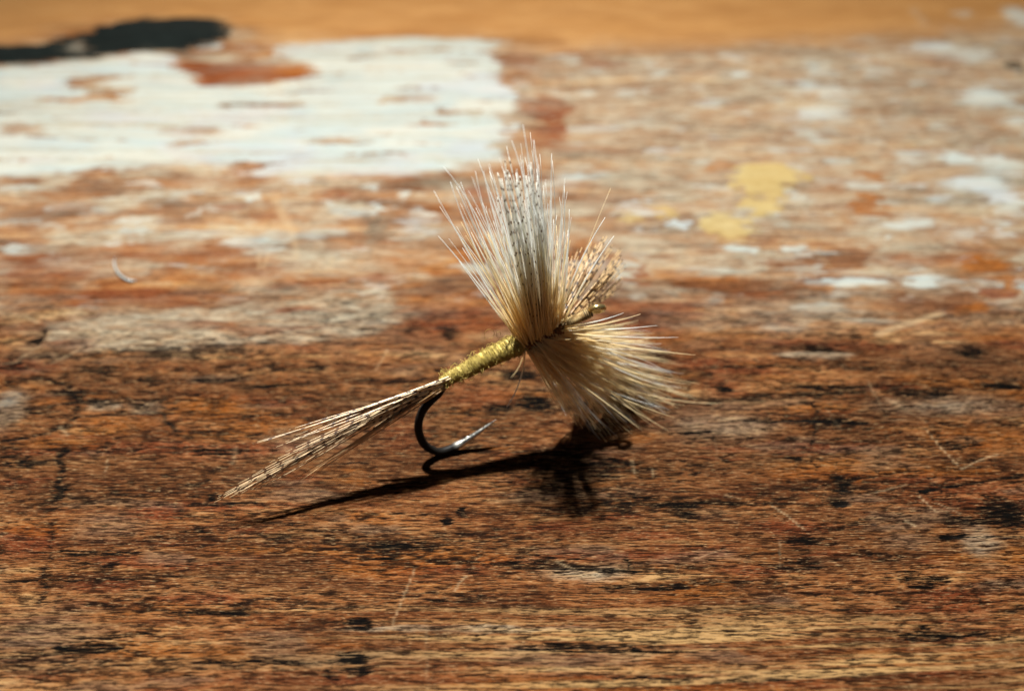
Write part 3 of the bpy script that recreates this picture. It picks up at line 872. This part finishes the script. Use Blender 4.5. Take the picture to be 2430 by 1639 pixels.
explicit_lo = [((1715, 957), (1262, 828), (1500, 945)), ((1660, 910), (1300, 800), (1470, 870)), ((1640, 912), (1310, 795), (1480, 880)), ((1650, 842), (1320, 790), (1500, 815)), ((1580, 968), (1262, 826), (1420, 920)), ((1600, 990), (1258, 828), (1430, 925)),
               ((1440, 1050), (1256, 832), (1360, 920)), ((1370, 1010), (1252, 832), (1330, 930)), ((1465, 1036), (1258, 832), (1390, 950)), ((1500, 1030), (1260, 830), (1410, 940)), ((1525, 1022), (1262, 830), (1420, 925)), ((1590, 1024), (1264, 828), (1460, 935)),
               ((1560, 772), (1330, 785), (1450, 770)), ((1520, 745), (1340, 780), (1430, 760)), ((1480, 742), (1340, 775), (1420, 752)), ((1610, 800), (1325, 788), (1480, 790)), ((1625, 962), (1264, 826), (1470, 925)), ((1655, 940), (1290, 805), (1480, 900))]
for tip, base, mid in explicit_lo:
    hackle_fibre(fibre_pts(base, tip, 0, random.uniform(0, .6), random.uniform(1.0, 4.5), 16, mid=(mid[0], mid[1] + 14)), random.uniform(.048, .066), .009, random.random() * .4, M_HACK if random.random() < .4 else M_HACKB)
for i in range(120):
    f = random.random(); tx, ty = along(lo_outline, f)
    bx = 1252 + 80 * f + random.uniform(-6, 12); by = 828 - 46 * f + random.uniform(-6, 8)
    k = random.uniform(.68, .97)
    tip = (bx + (tx - bx) * k + random.uniform(-8, 8), by + (ty - by) * k + random.uniform(-8, 8))
    hackle_fibre(fibre_pts((bx, by), tip, .055 * f - .005 + random.gauss(0, .04), random.uniform(-.4, .6), random.uniform(0, 5.0) * (1 - f) - random.uniform(0, 7) * f * f, 12, wob=random.uniform(0, 10)), random.uniform(.030, .052), random.uniform(.007, .014), random.random() * .6, M_HACKB if random.random() < .6 else M_HACK)
hackle_fibre(fibre_pts((1246, 828), (1203, 965), 0, .5, 1.6, 12, mid=(1244, 905)), .055, .035, 0, M_HACK)
hackle_fibre(fibre_pts((1243, 830), (1212, 896), 0, .2, -1.5, 10, mid=(1238, 872)), .04, .02, .7, M_HACKB)
hackle_fibre(fibre_pts((1320, 790), (1449, 447), 0, 0, -5, 12, mid=(1400, 560)), .025, .012, 1, M_HACKB)
hackle_fibre(fibre_pts((1300, 806), (1462, 798), .02, .6, 2.0, 10), .035, .012, .8, M_HACKB)


# ---- wings
def wing(spec, count, s0, s1, r, base_rng, mat):
    g = Geo()
    b0, b1 = base_rng
    for i in range(int(count * .3)):
        f = random.random(); tx, ty = along(spec, f)
        bx = b0[0] + (b1[0] - b0[0]) * f + random.uniform(-5, 5); by = b0[1] + (b1[1] - b0[1]) * f
        k = random.uniform(.4, .8)
        p = fibre_pts((bx, by), (bx + (tx - bx) * k, by + (ty - by) * k), random.uniform(-.03, .03), 0, s1 * k, 10)
        g.tube(p, taper(10, r, r * .7), 4, shade=random.random(), mm0=random.random() * .8)
    w = g.build("wing", mat, fly, kind="stuff")
    for i in range(count):
        f = random.random(); tx, ty = along(spec, f)
        bx = b0[0] + (b1[0] - b0[0]) * f + random.uniform(-5, 5); by = b0[1] + (b1[1] - b0[1]) * f
        k = random.uniform(.82, 1.0)
        p = fibre_pts((bx, by), (bx + (tx - bx) * k + random.uniform(-6, 6), by + (ty - by) * k), random.uniform(-.035, .035), random.uniform(-.3, .5), random.uniform(.6, 1.2) * s1, 14)
        g = Geo(); g.tube(p, taper(14, r * random.uniform(.8, 1.15), r * .5), 5, shade=random.random() * .7, mm0=random.random() * .8)
        g.build("wing_fibre", mat, w)
    return w


M_WING2 = fibre_material("shaded_wing_feather", (.66, .45, .21), (.70, .51, .27), (.92, .66, (.030, .013, .005, 1)), .5, .40, .35, .12)  # second wing of the same feather, shade painted into its darker tan
wing([(1160, 402), (1190, 372), (1212, 368), (1232, 364), (1256, 384), (1290, 425)], 28, 0, 1.2, .070, ((1262, 812), (1305, 790)), M_WING)
wing([(1322, 560), (1345, 590), (1400, 575), (1435, 560), (1460, 575), (1482, 598), (1488, 640), (1470, 690)], 66, 0, -6.0, .060, ((1292, 800), (1345, 770)), M_WING2)
# ---- tail
tail_tips = [(600, 1052), (690, 1044), (655, 1060), (705, 1065), (690, 1090), (640, 1098), (600, 1130), (560, 1150), (520, 1180), (507, 1188), (610, 1140), (660, 1120), (700, 1105)]
g = Geo()
for i in range(22):
    f = random.random()
    tip = (880 + random.uniform(-20, 40), 985 + 40 * f)
    p = fibre_pts((1062, 898 + 14 * f), tip, .01, 0, random.uniform(-.4, .4), 10)
    g.tube(p, taper(10, .065, .045), 4, shade=random.random() * .6, mm0=.30 * (i % 2) + random.uniform(0, .10))
tail = g.build("tail", M_TAIL, fly, kind="stuff")
for i in range(26):
    f = i / 25
    if i % 2 == 0 or i > 20:
        tip = tail_tips[int(f * (len(tail_tips) - 1))]
    else:
        tip = (random.uniform(650, 800), 0); tip = (tip[0], 1010 + (1062 - tip[0]) * .02 + 95 * f + random.uniform(-6, 6))
    base = (1064 + random.uniform(-6, 8), 896 + 16 * f + random.uniform(-3, 3))
    p = fibre_pts(base, tip, -.035 * (1 - f) + .012 + random.gauss(0, .012), random.uniform(-.2, .4), random.uniform(.2, 1.2), 16, wob=random.uniform(0, 5))
    g = Geo(); g.tube(p, taper(16, .066, .016), 5, shade=random.random() * .3, mm0=.30 * (i % 2) + random.uniform(0, .10))
    g.build("tail_fibre", M_TAIL, tail)
for i in range(9):
    tip_ = (random.uniform(505, 640), 0); tip_ = (tip_[0], 1188 - (tip_[0] - 505) * .30 + random.uniform(-8, 4))
    p = fibre_pts((1060 + random.uniform(-6, 6), 904 + random.uniform(-4, 8)), tip_, random.uniform(-.01, .03), random.uniform(-.2, .4), random.uniform(.7, 1.1), 16, wob=random.uniform(0, 4))
    g = Geo(); g.tube(p, taper(16, .060, .022), 5, shade=random.random() * .3, mm0=.30 * (i % 2) + random.uniform(0, .10))
    g.build("tail_fibre", M_TAIL, tail)
for i in range(12):
    tip = (random.uniform(690, 860), 0); tip = (tip[0], 1048 + (860 - tip[0]) * .60 + random.uniform(-14, 14))
    p = fibre_pts((1050 + random.uniform(-8, 6), 918 + random.uniform(-4, 6)), tip, random.uniform(-.02, .02), random.uniform(-.2, .4), random.uniform(.2, 1.2), 12)
    g = Geo(); g.tube(p, taper(12, .055, .016), 5, shade=random.random() * .6)
    g.build("tail_fibre", M_PLAIN, tail)

# ------------------------------------------------------------------ a thin curl lying on the board
cp = spline([(274, 612), (272, 628), (278, 646), (292, 662), (310, 670), (325, 668)], 26)
g = Geo()
zz = .10
c3 = []
for i, (x, y) in enumerate(cp):
    p = ground(x, y); p[2] = zz + .10 * math.sin(i / 25 * math.pi); c3.append(p)
g.tube(c3, np.interp(np.linspace(0, 1, 26), [0, .25, .8, 1], [.02, .08, .14, .04]), 8, flat=.8)
m, nt, out = new_mat("clear_pale_curl"); B = NB(nt)
bs = B.n('ShaderNodeBsdfPrincipled'); bs.inputs['Base Color'].default_value = (.70, .74, .72, 1); bs.inputs['Roughness'].default_value = .3; bs.inputs['Specular IOR Level'].default_value = .6
tcn = B.n('ShaderNodeTexCoord'); nz = B.n('ShaderNodeTexNoise'); nz.inputs['Scale'].default_value = 1500
B.link(tcn.outputs['Object'], nz.inputs['Vector']); B.link(B.mix(nz.outputs['Fac'], (.14, .145, .13), (.27, .30, .30)), bs.inputs['Base Color'])
B.link(bs.outputs[0], out.inputs[0])
curl = g.build("curled_shaving", m, None, ())
curl["label"] = "tiny pale curled shaving lying on the worn board"
curl["category"] = "shaving"
print("objects", len(scene.objects))
